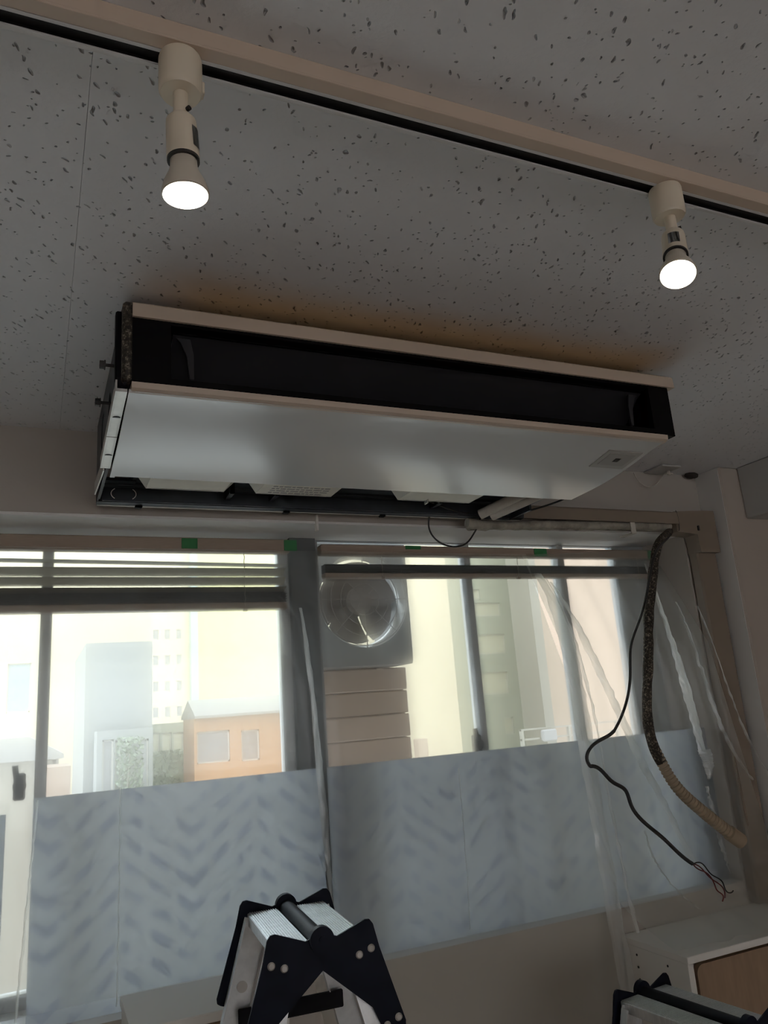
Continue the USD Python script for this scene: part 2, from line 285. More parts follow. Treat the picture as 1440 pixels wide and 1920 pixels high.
# pillar of wall standing forward beside the window, its return paled to look window-lit
put('wall_return', bx(2.255, XR + .1, 1.935, D, 0, ZC, 0.006), 'wall', kind=ST)
put('lit_face_3', bx(2.2535, 2.256, 1.942, D - .001, .005, ZC - .002), 'reveal', kind=ST)  # pale sheet over the return stands in for light from the window
put('ceiling_beam', bx(2.345, XR, YB, 1.935, 2.305, ZC, 0.004), 'wall_grey', kind=ST)
put('trim_1', bx(-1.30, 2.145, D + .002, D + .235, 2.268, 2.275), 'reveal', kind=ST)
put('trim_2', bx(.728, .734, 2.040, 2.060, 2.245, 2.292), 'white', kind=ST)
put('wall_pier', bx(.706, .790, 2.238, D + .25, 1.10, 2.27), 'darkalu', kind=ST)

# ------------------------------------------------------------------ windows
def window(name, frames, panes, films, locks, sill):
    w = Thing(name, (panes[0][0], 2.28, 1.10), kind=ST)
    for q in frames: put('frame_member', bx(*q, 0.002), 'alu', w)
    for x0, x1, z0, z1 in panes: put('pane', bx(x0, x1, 2.279, 2.283, z0, z1), 'glass', w)
    for x0, x1, z0, z1 in films: put('leaf_screen', bx(x0, x1, 2.100, 2.1012, z0, z1), 'leaf', w, label='frosted screen printed with slanting leaves')
    for x, z in locks:
        lk = put('crescent_lock', cat_(bx(x - .018, x + .010, 2.245, 2.268, z - .035, z + .03, .004), cyl((x - .004, 2.238, z), (x - .004, 2.262, z), .016, 16)), 'darksteel', w)
        put('lock_lever', bar((x - .008, 2.240, z), (x - .016, 2.240, z + .05), .014, .008, (1, 0, 0)), 'darksteel', w)
    put('sill', bx(*sill, 0.004), 'reveal', w)
window('window_1', [(-1.30, .70, 2.262, 2.30, 2.235, 2.275), (-1.30, .70, 2.262, 2.30, 1.10, 1.135), (.672, .710, 2.262, 2.30, 1.10, 2.275), (-1.30, -1.26, 2.262, 2.30, 1.10, 2.275), (.008, .037, 2.255, 2.30, 1.10, 2.25)],
       [(-1.26, .010, 1.12, 2.24), (.035, .675, 1.12, 2.24)], [(-1.29, -.050, 1.10, 1.560), (.008, .724, 1.10, 1.589)], [(-.022, 1.612)], (-1.30, .70, 2.052, 2.262, 1.10, 1.1005))
window('window_2', [(.780, 2.145, 2.262, 2.30, 2.266, 2.275), (.780, 2.145, 2.262, 2.30, 1.10, 1.125), (.780, .806, 2.262, 2.30, 1.10, 2.275), (1.990, 2.145, 2.262, 2.30, 1.10, 2.275), (1.333, 1.358, 2.255, 2.30, 1.10, 2.268), (1.727, 1.757, 2.255, 2.30, 1.10, 2.268)],
       [(.804, 1.335, 1.12, 2.268), (1.356, 1.729, 1.12, 2.268), (1.755, 1.992, 1.12, 2.268)], [(.742, 2.14, 1.10, 1.589)], [(1.318, 1.60)], (.70, 2.145, 2.052, 2.262, 1.10, 1.1005))

# ------------------------------------------------------------------ lighting track on the ceiling
trk = Thing('lighting_track', (.4, .735, ZC), 'beige lighting track with a black slot running across the ceiling', 'lighting track')
X0, X1 = XL + .3, 2.33
put('rail_side', bx(X0, X1, .7145, .7165, 2.478, ZC, .0006), 'trackbeige', trk)
put('rail_side', bx(X0, X1, .7605, .7625, 2.478, ZC, .0006), 'trackbeige', trk)
put('rail_cover', bx(X0, X1, .7145, .7335, 2.4755, 2.479, .0008), 'trackbeige', trk)
put('rail_lip', bx(X0, X1, .7335, .7385, 2.4750, 2.4785, .0006), 'tracklip', trk, label='pale lip along the slot')
put('rail_lip', bx(X0, X1, .7565, .7630, 2.4755, 2.4785, .0006), 'tracklip', trk, label='pale lip along the slot')
put('slot', bx(X0, X1, .7385, .7565, 2.482, 2.486), 'black', trk, label='black conductor slot')
put('slot_wall', bx(X0, X1, .7370, .7386, 2.478, 2.486), 'black', trk); put('slot_wall', bx(X0, X1, .7564, .7580, 2.478, 2.486), 'black', trk)

def spotlight(x, y, label, tilt, turn, sticker_angle, drop):
    t = Thing('spotlight', (x, y, 2.476), label, 'spotlight', 'spotlights on the ceiling track')
    # adapter: a short drum with a flat side
    ad = lathe([(0, 0), (.0235, 0), (.0245, -.004), (.0245, -.045), (.022, -.049), (0, -.049)], (x, y, 2.476), n=40)
    put('adapter', ad, 'lampcream', t, smooth=40)
    put('adapter_catch', bx(x + .0215, x + .0265, y - .006, y + .006, 2.432, 2.448, .001), 'lampcream', t)
    put('stem', lathe([(0, .003), (.0085, .003), (.0085, -.056), (0, -.056)], (x, y, 2.428), n=24), 'lampcream', t)
    z1 = 2.428 - drop
    put('stem_screw', cyl((x + .006, y - .007, z1 + .008), (x + .008, y - .0105, z1 + .008), .0028, 12), 'bolt', t)
    ax = np.array([math.sin(tilt) * math.cos(turn), math.sin(tilt) * math.sin(turn), -math.cos(tilt)]); b = np.array([x, y, z1])
    so = put('socket', lathe([(0, 0), (.013, 0), (.0165, .004), (.0172, .010), (.0182, .052), (.0172, .054), (.0172, .050)], b, ax, 36), 'lampcream', t, smooth=40)
    # little rating sticker wrapped round the socket
    th = np.linspace(sticker_angle - .45, sticker_angle + .45, 9); e1 = np.array([1.0, 0, 0]) - ax * ax[0]; e1 /= np.linalg.norm(e1); e2 = np.cross(e1, ax)
    if e2[1] < 0: e2 = -e2
    rows = []
    for hh, rr in ((.018, .0180), (.044, .0186)):
        rows.append([b + ax * hh + rr * (math.cos(a) * e1 + math.sin(a) * e2) for a in th])
    V = np.array(rows[0] + rows[1]); k = len(th); F = [(i, i + 1, i + 1 + k) for i in range(k - 1)] + [(i, i + 1 + k, i + k) for i in range(k - 1)]
    F += [(c, b_, a_) for a_, b_, c in F]
    put('rating_sticker', trimesh.Trimesh(V, np.array(F), process=False), 'label', so, smooth=True)
    put('socket_ring', lathe([(.0150, .052), (.0178, .052), (.0178, .0565), (.0150, .0565), (.0150, .052)], b, ax, 36), 'bolt', t)
    bl = put('bulb', lathe([(0, .050), (.0145, .050), (.0150, .063), (.0165, .070), (.0225, .083), (.0258, .094), (.0262, .098), (.0245, .099), (.0240, .0965)], b, ax, 44), 'bulbbody', t, smooth=40)
    put('bulb_lens', lathe([(0, .0980), (.0150, .0980), (.0235, .0970), (.0238, .0955), (0, .0955)], b, ax, 44), 'bulb', bl, smooth=40, label='glowing bulb face')
    return t
spotlight(.128, .741, 'cream track spotlight with straight stem and glowing bulb, nearer the camera', .05, .3, -.62, .033)
spotlight(.860, .741, 'cream track spotlight with glowing bulb, above the far end of the air conditioner', .45, -2.5, -2.3, .031)

# ------------------------------------------------------------------ ceiling-suspended air conditioner
AL, AR = .137, 1.385
ac = Thing('air_conditioner', (.76, 1.64, 2.265), 'large ceiling-hung air conditioner with cover panels removed and black air outlet', 'air conditioner')
put('top_trim', ext_x([(1.300, 2.447), (1.302, 2.474), (1.310, 2.480), (1.345, 2.481), (1.345, 2.447)], AL, 1.416), 'beige', ac)
put('body_top', bx(AL - .005, 1.36, 1.345, 1.985, 2.452, 2.496, .003), 'darksteel', ac)
# outlet: black surround, deep cavity
og = sbox(AL, 2.321, AR + .012, 2.449).difference(sbox(.205, 2.335, 1.335, 2.440))
put('outlet_frame', ext_y(og, 1.306, 1.335), 'outlet', ac)
put('outlet_cavity', cat_(bx(.20, 1.34, 1.52, 1.53, 2.32, 2.45), bx(.20, 1.34, 1.33, 1.53, 2.438, 2.45), bx(.20, 1.34, 1.33, 1.53, 2.322, 2.336), bx(.195, .205, 1.33, 1.53, 2.32, 2.45), bx(1.335, 1.345, 1.33, 1.53, 2.32, 2.45)), 'outlet', ac)
flap = ext_x([(1.326, 2.4330), (1.330, 2.4350), (1.345, 2.4290), (1.375, 2.402), (1.402, 2.372), (1.400, 2.369), (1.370, 2.398), (1.342, 2.4255)], .212, 1.330)
fp = put('louver_flap', flap, 'flap', ac, label='dark swinging louver')
for xa, sg in ((.214, 1), (1.326, -1)):
    brk = ext_y(Polygon([(xa, 2.434), (xa + sg * .030, 2.431), (xa + sg * .036, 2.400), (xa + sg * .036, 2.350), (xa + sg * .028, 2.350), (xa + sg * .024, 2.395), (xa + sg * .012, 2.422)]).buffer(0), 1.332, 1.338)
    put('flap_arm', brk, 'flap', ac)
put('outlet_sill', ext_x([(1.309, 2.321), (1.312, 2.334), (1.40, 2.340), (1.40, 2.325)], AL + .06, AR - .03), 'outlet', ac)
# front lip and curved glossy under-panel
put('front_lip', ext_x([(1.305, 2.322), (1.306, 2.311), (1.316, 2.306), (1.345, 2.306), (1.345, 2.322)], AL, 1.372), 'beige', ac)
prof = spline([(1.314, 2.3065), (1.34, 2.3035), (1.40, 2.2925), (1.47, 2.2800), (1.535, 2.2725), (1.61, 2.2680), (1.687, 2.2655)], 26)
up_ = [(y, z + .004) for y, z in prof][::-1]
xr_edge = lambda y: 1.368 - .015 * max(0, (y - 1.32) / .36)
pm = ext_x([tuple(p) for p in prof] + up_, AL + .003, 1.366)
put('under_panel', pm, 'panel', ac, label='glossy curved pale grey under-panel')
put('panel_edge', ext_x([(y, z - .003) for y, z in prof] + up_, AL - .004, AL + .006), 'panel', ac)
# remote receiver window near the far corner
bz = lambda y: float(np.interp(y, prof[:, 0], prof[:, 1]))
fr_ = [(y, bz(y) - .0025) for y in np.linspace(1.372, 1.452, 8)]
bd = put('receiver_window', ext_x(fr_ + [(y, bz(y) + .001) for y in np.linspace(1.372, 1.452, 8)][::-1], 1.245, 1.350), 'badge', ac)
fi = [(y, bz(y) - .0032) for y in np.linspace(1.384, 1.436, 6)]
put('receiver_lens', ext_x(fi + [(y, bz(y) - .001) for y in np.linspace(1.384, 1.436, 6)][::-1], 1.258, 1.337), 'lens', bd)
fm = [(y, bz(y) - .0037) for y in np.linspace(1.402, 1.418, 4)]
put('receiver_mark', ext_x(fm + [(y, bz(y) - .002) for y in np.linspace(1.402, 1.418, 4)][::-1], 1.290, 1.306), 'mark', bd)
# near end: exposed sheet-metal side with brackets and two bolts
side = Polygon([(1.318, 2.325), (1.318, 2.478), (1.34, 2.492), (1.985, 2.492), (1.985, 2.285), (1.69, 2.285), (1.66, 2.290), (1.50, 2.305), (1.36, 2.318)])
for cy, cz, cr in ((1.62, 2.40, .030), (1.80, 2.41, .045)): side = side.difference(Point(cy, cz).buffer(cr))
put('side_plate', ext_x(list(side.exterior.coords)[:-1], AL - .012, AL - .008) if not side.interiors else (lambda m: m)(cat_(*[(lambda mm: (setattr(mm, 'vertices', np.c_[mm.vertices[:, 2] + AL - .012, mm.vertices[:, 0], mm.vertices[:, 1]]), mm)[1])(trimesh.creation.extrude_polygon(side, .004, engine='earcut'))])), 'darksteel', ac)
put('side_foam', bx(AL - .016, AL + .002, 1.304, 1.345, 2.325, 2.478, .005), 'insuldark', ac, label='mouldy insulation strip')
put('side_post', bx(AL - .026, AL - .004, 1.330, 1.352, 2.318, 2.470, .003), 'blackplastic', ac)
for a, b in ((1.318, 1.50), (1.503, 1.655)):
    za, zb = 2.306 - (a - 1.318) * .10, 2.306 - (b - 1.318) * .10
    bm = cat_(ext_x([(a, za), (b, zb), (b, zb + .006), (a, za + .006)], AL - .024, AL - .006), ext_x([(a, za), (b, zb), (b, zb + .022), (a, za + .022)], AL - .026, AL - .023))
    bk = put('side_bracket', bm, 'steel', ac, label='bare galvanised bracket')
    put('screw_hole', cyl((AL - .015, (a + b) / 2 + .01, (za + zb) / 2 - .001), (AL - .015, (a + b) / 2 + .01, (za + zb) / 2 + .002), .0075, 14), 'black', bk)
put('side_flange', ext_x([(1.66, 2.268), (1.93, 2.292), (1.93, 2.322), (1.66, 2.298)], AL - .020, AL - .017), 'steel', ac)
for cy, cz in ((1.366, 2.376), (1.470, 2.345)):
    bo = put('bolt', cat_(cyl((AL - .050, cy, cz), (AL - .008, cy, cz), .0030, 12), cyl((AL - .050, cy, cz), (AL - .041, cy, cz), .0075, 6), cyl((AL - .042, cy, cz), (AL - .040, cy, cz), .0092, 18)), 'bolt', ac)
# rear bay: fans, back bar
put('rear_bar', cat_(bx(AL - .012, AR + .008, 1.925, 1.982, 2.318, 2.330, .002), ext_x([(1.960, 2.284), (1.982, 2.281), (1.984, 2.330), (1.972, 2.330)], AL - .012, AR + .008)), 'darksteel', ac)
put('rear_highlight', bx(AL - .010, AR + .006, 1.980, 1.985, 2.2795, 2.2825, .0008), 'steel', ac, label='painted highlight along the lower edge of the rear bar')  # pale strip that draws the edge highlight
put('bay_partition', bx(AL, AR, 1.69, 1.70, 2.29, 2.452), 'outlet', ac)
put('bay_end', bx(1.352, 1.358, 1.50, 1.985, 2.300, 2.452), 'darksteel', ac)
put('end_corner', cat_(bx(AL - .010, AL + .075, 1.90, 1.984, 2.322, 2.330), bx(AL - .010, AL - .004, 1.69, 1.984, 2.29, 2.452)), 'darksteel', ac)
for cx in (AL + .030, AL + .070):
    th = np.linspace(.25 * math.pi, .75 * math.pi, 8) + (math.pi / 2 if cx < AL + .05 else -math.pi / 2)
    put('knockout_mark', tube([(AL + .05 + .030 * math.cos(a) , 1.945, 2.302 + .018 * math.sin(a)) for a in th], .0012, 6), 'white', ac)
put('rear_web', bx(AL, AR, 1.948, 1.952, 2.284, 2.322), 'darksteel', ac)
for x in (.227, .620, .911): put('rail_clip', bx(x - .009, x + .009, 1.974, 1.990, 2.276, 2.288, .002), 'blackplastic', ac)
for k, (a, b) in enumerate(((.205, .435), (.470, .715), (.862, 1.130))):
    ch = Polygon([(a, 2.304), (a + .018, 2.277), (b - .028, 2.277), (b, 2.304), (b, 2.40), (a, 2.40)])
    hm = ext_y(ch, 1.715, 1.805)
    h = put('fan_housing', cat_(hm, cyl(((a + b) / 2 - .07, 1.80, 2.36), ((a + b) / 2 + .07, 1.80, 2.36), .07, 28)), 'housing', ac, label='off-white fan housing in the open bay')
    put('housing_rib', bx(a + .03, b - .04, 1.800, 1.808, 2.277, 2.283, .001), 'housing', h)
    if k == 1:
        st_ = []
        for r_ in range(4):
            xx = a + .045
            while xx < b - .06:
                w = random.uniform(.006, .022); st_.append(bx(xx, xx + w, 1.735 + r_ * .017, 1.742 + r_ * .017, 2.2764, 2.2771)); xx += w + .004
        put('sticker_text', cat_(*st_), 'print', h)
    if k == 2: put('housing_clip', bx(a + .10, a + .104, 1.79, 1.81, 2.268, 2.30, .001), 'steel', h)
put('drain_pan', bx(AL + .06, AR - .06, 1.83, 1.925, 2.325, 2.36, .006), 'darksteel', ac)
for x in (.44, .56, 1.05): put('bay_bracket', bx(x, x + .014, 1.88, 1.945, 2.296, 2.325, .002), 'blackplastic', ac)
# pipe ends inside the bay
for p0, p1, r in (((1.195, 1.90, 2.272), (1.335, 1.72, 2.335), .015), ((1.240, 1.91, 2.275), (1.372, 1.74, 2.325), .018)):
    put('pipe_stub', cyl(p0, p1, r, 20), 'pipewhite', ac, label='white lagged pipe stub')
put('valve_bracket', cat_(bx(1.345, 1.353, 1.86, 1.98, 2.280, 2.345), bx(1.30, 1.353, 1.972, 1.98, 2.280, 2.300)), 'darksteel', ac)
put('service_wire', tube(spline([(1.36, 1.975, 2.290), (1.42, 1.95, 2.308), (1.47, 1.86, 2.318), (1.40, 1.72, 2.330), (1.37, 1.69, 2.345)], 30), .003, 8), 'cable', ac)
put('service_wire', tube(spline([(1.00, 1.90, 2.315), (1.10, 1.93, 2.296), (1.22, 1.95, 2.290), (1.30, 1.88, 2.325)], 30), .0032, 8), 'cable', ac)

# loose black wire hanging in a loop under the rear edge
put('black_wire', tube(spline([(1.075, 1.975, 2.325), (1.066, 1.978, 2.285), (1.065, 1.985, 2.244), (1.078, 1.985, 2.219), (1.107, 1.985, 2.199), (1.150, 1.985, 2.192), (1.188, 1.985, 2.203), (1.215, 1.985, 2.230), (1.235, 1.98, 2.262), (1.246, 1.975, 2.300), (1.244, 1.96, 2.325)], 60), .0026, 8), 'cable',
    label='thin black wire hanging in a loop below the air conditioner', cat='wire')

# ------------------------------------------------------------------ pipe duct with old lagged pipes
du = Thing('pipe_duct', (1.75, 1.98, 2.28), 'beige pipe duct from the air conditioner into the corner and down the wall', 'pipe duct')
put('duct_cover', cat_(bx(1.40, 2.062, 1.975, 1.979, 2.288, 2.330, .001), bx(1.40, 2.062, 1.975, 2.048, 2.327, 2.331, .001)), 'duct', du)
el = Polygon([(2.052, 2.262), (2.052, 2.336), (2.190, 2.344), (2.243, 2.344), (2.243, 2.19), (2.150, 2.19), (2.146, 2.255)]).buffer(-.004).buffer(.004)
put('duct_elbow', ext_y(el, 1.984, 2.046), 'duct', du)
put('duct_ring', tube([(2.052 + .006 * math.sin(a), 1.976, 2.300 + .036 * math.cos(a)) for a in np.linspace(0, math.pi, 12)], .0014, 6), 'bolt', du)
put('duct_drop', bx(2.150, 2.243, 2.004, 2.048, 1.036, 2.20, .006), 'duct', du)
put('duct_screw', bx(2.150, 2.156, 1.978, 1.985, 2.268, 2.286, .001), 'bolt', du)
for k, (yy, zz, pts) in enumerate((( 0, 0, [(1.185, 1.965, 2.262), (1.26, 1.968, 2.258), (1.45, 1.99, 2.270), (1.75, 1.996, 2.279), (2.03, 1.996, 2.283)]), (0, 0, [(1.215, 2.005, 2.262), (1.40, 2.024, 2.270), (1.75, 2.026, 2.279), (2.03, 2.026, 2.283)]))):
    c = spline(pts, 50); rr = (.0125, .010)[k] + .0012 * np.sin(np.arange(50) * 1.7 + k); rr[:5] += .003
    put('lagged_pipe', tube(c, rr, 14), 'insul', label=('dirty lagged pipe with a torn end lying in the open duct', 'second dirty lagged pipe behind the first in the open duct')[k], cat='pipe')
put('pipe_strap', cat_(bx(1.838, 1.858, 1.977, 1.980, 2.250, 2.300), bx(1.838, 1.858, 1.977, 2.04, 2.248, 2.251)), 'pipewhite', du)

# ------------------------------------------------------------------ drain hose and cut control cable
hp = [(2.035, 2.005, 2.268), (1.985, 1.97, 2.246), (1.900, 1.93, 2.200), (1.834, 1.91, 2.086), (1.790, 1.91, 1.951), (1.748, 1.905, 1.785), (1.712, 1.897, 1.658), (1.708, 1.890, 1.580), (1.728, 1.883, 1.514)]
c1 = spline(hp, 120)
ho = Thing('drain_hose', (1.79, 1.9, 1.26), 'long drain hose hanging from the duct end, mouldy above and ribbed beige below', 'hose')
w_ = meshkit.noise(np.c_[np.linspace(0, 22, 120), np.zeros(120), np.zeros(120)])
put('mouldy_lagging', tube(c1, .0150 + .003 * (w_ - .5), 16), 'insuldark', ho, label='blackened lagging')
c2 = spline([(1.716, 1.8875, 1.550), (1.728, 1.883, 1.514), (1.758, 1.875, 1.450), (1.822, 1.868, 1.382), (1.893, 1.862, 1.322), (1.964, 1.858, 1.268)], 260)
rr = np.linspace(.0152, .0185, 260) + .0011 * np.sign(np.sin(np.arange(260) * 2 * math.pi / 8)); rr[-34:] = .0225
put('ribbed_hose', tube(c2, rr, 18), 'hosebeige', ho, label='ribbed beige hose end')
cb = Thing('control_cable', (1.66, 1.89, 1.22), 'dark flat cable dangling beside the drain hose with its wires stripped', 'cable')
cc = [(1.985, 1.955, 2.243), (1.895, 1.912, 2.196), (1.833, 1.888, 2.150), (1.781, 1.89, 2.033), (1.724, 1.89, 1.932), (1.683, 1.89, 1.867), (1.662, 1.89, 1.775), (1.622, 1.89, 1.682), (1.572, 1.89, 1.621)]
cc2 = [(1.572, 1.89, 1.621), (1.520, 1.89, 1.600), (1.482, 1.89, 1.584), (1.461, 1.89, 1.561), (1.468, 1.89, 1.530)]
cc3 = [(1.468, 1.89, 1.530), (1.500, 1.89, 1.519), (1.542, 1.89, 1.478), (1.582, 1.89, 1.452), (1.594, 1.89, 1.412), (1.616, 1.89, 1.376), (1.692, 1.89, 1.310), (1.766, 1.89, 1.242), (1.786, 1.885, 1.226)]
put('jacket', cat_(tube(spline(cc, 70), .0042, 10), tube(spline(cc2, 30), .0052, 10), tube(spline(cc3, 70), .0056, 10)), 'cable', cb)
for m_, pts in (('redwire', [(1.784, 1.883, 1.228), (1.808, 1.879, 1.206), (1.829, 1.880, 1.196), (1.853, 1.880, 1.160), (1.858, 1.880, 1.145), (1.878, 1.880, 1.128), (1.872, 1.880, 1.112)]),
                ('cable', [(1.784, 1.881, 1.226), (1.822, 1.878, 1.218), (1.846, 1.880, 1.190), (1.886, 1.880, 1.160), (1.893, 1.880, 1.138), (1.902, 1.880, 1.131), (1.922, 1.880, 1.134)]),
                ('redwire', [(1.786, 1.886, 1.225), (1.815, 1.884, 1.211), (1.840, 1.883, 1.183), (1.868, 1.884, 1.163), (1.884, 1.884, 1.150), (1.888, 1.884, 1.118)])):
    put('wire_core', tube(spline(pts, 40), .0019, 7), m_, cb, label='bare red wire core' if m_ == 'redwire' else 'dark wire core')

# ------------------------------------------------------------------ small things near the ceiling corner
sw = Thing('cable_clip', (2.02, 2.03, 2.47), 'small ceiling cable clip with a looped wire near the corner', 'clip')
put('clip_plate', bx(2.00, 2.09, 1.95, 2.045, 2.492, 2.499, .002), 'wall_grey', sw)
put('clip_hook', cat_(cyl((2.075, 2.0, 2.498), (2.075, 2.0, 2.478), .006, 12), bx(2.06, 2.09, 1.994, 2.006, 2.480, 2.484)), 'pipewhite', sw)
put('wire_loop', tube(spline([(1.945, 2.035, 2.490), (1.953, 2.03, 2.462), (1.985, 2.03, 2.440), (2.020, 2.03, 2.440), (2.050, 2.025, 2.462), (2.072, 2.01, 2.488)], 30), .0024, 8), 'pipewhite', sw)
pl_ = trimesh.creation.icosphere(3, 1.0); pv = pl_.vertices * (1 + .35 * (meshkit.fbm(pl_.vertices * 2.2 + 5, 3)[:, None] - .5)); pl_.vertices = pv * [.030, .018, .012] + [2.215, 2.028, 2.492]
put('putty_lump', pl_, 'putty', smooth=True, label='dark lump of putty stuck in the ceiling corner', cat='putty')

# ------------------------------------------------------------------ venetian blinds
def blind(x0, x1, label, slats, stack, rail, head, cords, droop):
    t = Thing('venetian_blind', ((x0 + x1) / 2, 2.20, rail[0]), label, 'blind')
    put('head_rail', bx(x0, x1, 2.185, 2.222, head[0], head[1], .003), 'blind', t)
    for k, (zc, tilt, amp) in enumerate(slats):
        n = 40; xs = np.linspace(x0 + .01, x1 - .015, n); V, F = [], []
        for i, x in enumerate(xs):
            dz = -amp * ((x - xs[0]) / (xs[-1] - xs[0])) ** 1.6
            for j in range(5):
                s = (j - 2) / 2; crown = .003 * (1 - s * s)
                V.append((x, 2.203 + .0175 * s * math.cos(tilt), zc + dz + .0175 * s * math.sin(tilt) + crown))
        for i in range(n - 1):
            for j in range(4):
                a = i * 5 + j; F += [(a, a + 5, a + 6), (a, a + 6, a + 1)]
        top = np.array(V); bot = top - [0, 0, .0008]; F = np.array(F); m_ = len(top)
        put('slat', trimesh.Trimesh(np.vstack([top, bot]), np.vstack([F, F[:, ::-1] + m_]), process=False), 'slat', t, smooth=True)
    nst = max(3, int(round((stack[1] - stack[0]) / .0035)))
    for k in range(nst):
        z = stack[0] + (k + .5) * (stack[1] - stack[0]) / nst
        put('gathered_slat', bx(x0 + .01, x1 - .015 - .004 * (k % 2), 2.184, 2.222, z - .0012, z + .0012), 'slatshade', t)
    put('bottom_rail', bx(x0 + .008, x1 - .014, 2.186, 2.220, rail[0], rail[1], .003), 'blind', t)
    for x in cords:
        put('ladder_cord', tube([(x + .0015 * math.sin(i * 1.9), 2.181, z) for i, z in enumerate(np.linspace(rail[0], head[0], 24))], .0011, 6), 'string', t)
        put('cord_end', bx(x - .006, x + .006, 2.180, 2.190, rail[0] - .006, rail[0] + .004, .001), 'blind', t)
blind(-1.26, .690, 'beige venetian blind half raised, four slats still hanging, top one bent', [(2.190, -.10, .018), (2.152, -.60, 0), (2.125, -.60, 0), (2.099, -.40, 0)], (2.062, 2.091), (2.040, 2.061), (2.209, 2.250), (-.30, .548), .02)
blind(.790, 2.135, 'beige venetian blind fully raised above the pane with the fan unit', [], (2.150, 2.176), (2.134, 2.149), (2.206, 2.238), (.99, 1.50, 2.03), 0)
for x0, x1, z0, z1, lab in ((.369, .414, 2.217, 2.247, 'green tape square on the half-raised blind, a hand from the pier'), (.672, .712, 2.214, 2.248, 'green tape piece at the pier end of the half-raised blind'), (1.078, 1.134, 2.226, 2.238, 'thin green tape strip on the raised blind above the fan unit'),
                            (1.577, 1.630, 2.208, 2.237, 'green tape square on the middle of the raised blind'), (2.088, 2.120, 2.203, 2.236, 'green tape piece behind the hose top on the raised blind')):
    put('green_tape', bx(x0, x1, 2.1825, 2.1842, z0, z1, .0004), 'tape', label=lab, cat='tape', group='green tape pieces on the blind rails')

# ------------------------------------------------------------------ hanging masking film
def sheet(x0, x1, z0f, z1f, yfun, nx, nz, creases=()):
    """A hanging film: columns x (top edge), rows from top to bottom. yfun(u, v, x, z) -> y; the outline may lean: x0, x1 are functions of v."""
    u, v = np.meshgrid(np.linspace(0, 1, nx), np.linspace(0, 1, nz))
    X = x0(v) + (x1(v) - x0(v)) * u; Z = z1f(u) + (z0f(u) - z1f(u)) * v
    Y = yfun(u, v, X, Z)
    for pts, amp, w in creases:
        pts = np.array(pts, float); o = np.argsort(pts[:, 1]); xc = np.interp(Z, pts[o, 1], pts[o, 0])
        inside = (Z > pts[:, 1].min()) & (Z < pts[:, 1].max())
        Y = Y - inside * amp * np.exp(-((X - xc) / w) ** 2)
    V = np.stack([X, Y, Z], -1).reshape(-1, 3); i = np.arange(nx * nz).reshape(nz, nx)
    F = np.vstack([np.c_[i[:-1, :-1].ravel(), i[1:, :-1].ravel(), i[1:, 1:].ravel()], np.c_[i[:-1, :-1].ravel(), i[1:, 1:].ravel(), i[:-1, 1:].ravel()]])
    return trimesh.Trimesh(V, F, process=False)
def ribbon(pts, w, wob=.0015, n=90, seed=0, fold=.004, cols=9):
    """A strip of gathered film along pts, its width w crumpled into real relief."""
    c = spline(pts, n); k = np.arange(n)
    w = np.interp(np.linspace(0, 1, n), np.linspace(0, 1, len(w)), w) if np.ndim(w) else np.full(n, w)
    a = meshkit.noise(np.c_[k * .35, np.full(n, seed), np.zeros(n)]) - .5; b = meshkit.noise(np.c_[k * .5, np.full(n, seed + 9.), np.zeros(n)]) - .5
    t = np.linspace(-.5, .5, cols)[None, :]; X = c[:, :1] + t * w[:, None] + (a[:, None] * (t < 0) + b[:, None] * (t > 0)) * wob * 4 * np.abs(t)
    R = meshkit.fbm(np.stack([X * 160, c[:, 2:3] * 60 + 0 * t, np.full_like(X, seed)], -1), 3) - .5
    Y = c[:, 1:2] - fold * ((1 - 4 * t * t) * .8 + R * 1.6 * np.minimum(1, w[:, None] / .012)); Z = c[:, 2:3] + 0 * t
    V = np.stack([X, Y, Z], -1).reshape(-1, 3); i = np.arange(n * cols).reshape(n, cols)
    F = np.vstack([np.c_[i[:-1, :-1].ravel(), i[1:, :-1].ravel(), i[1:, 1:].ravel()], np.c_[i[:-1, :-1].ravel(), i[1:, 1:].ravel(), i[:-1, 1:].ravel()]])
    return trimesh.Trimesh(V, F, process=False)
nz1 = lambda X, Z, s, sx, sz: meshkit.fbm(np.stack([X * sx, Z * sz, np.full_like(X, s)], -1), 3) - .5
cr1 = [([(.195, 1.594), (.192, 1.142)], .006, .004), ([(.015, 1.589), (-.011, 1.162)], .007, .006), ([(.640, 2.05), (.667, 2.0), (.694, 1.514), (.701, 1.332)], .012, .010), ([(.735, 2.05), (.757, 1.33)], .008, .012), ([(1.106, 1.555), (1.094, 1.142)], .006, .004)]
s1 = sheet(lambda v: -1.28 + 0 * v, lambda v: 1.53 + .055 * v, lambda u: 1.158 - .54 * np.clip((-1.28 + 2.81 * u - .60) / .12, 0, 1), lambda u: 2.212 + 0 * u,
           lambda u, v, X, Z: 2.170 - .145 * np.clip(v / .30, 0, 1) ** 1.3 - .010 * np.clip(v / .3, 0, 1) * np.clip((v - .3) / .7, 0, 1) + .012 * v * nz1(X, Z, 1.3, 5, .6) - .004, 230, 120, cr1)
fl = Thing('masking_film', (.15, 2.03, .62), 'clear plastic masking film veiling both windows, hung from the blinds', 'masking film')
put('film_sheet', s1, 'film', fl, smooth=True)
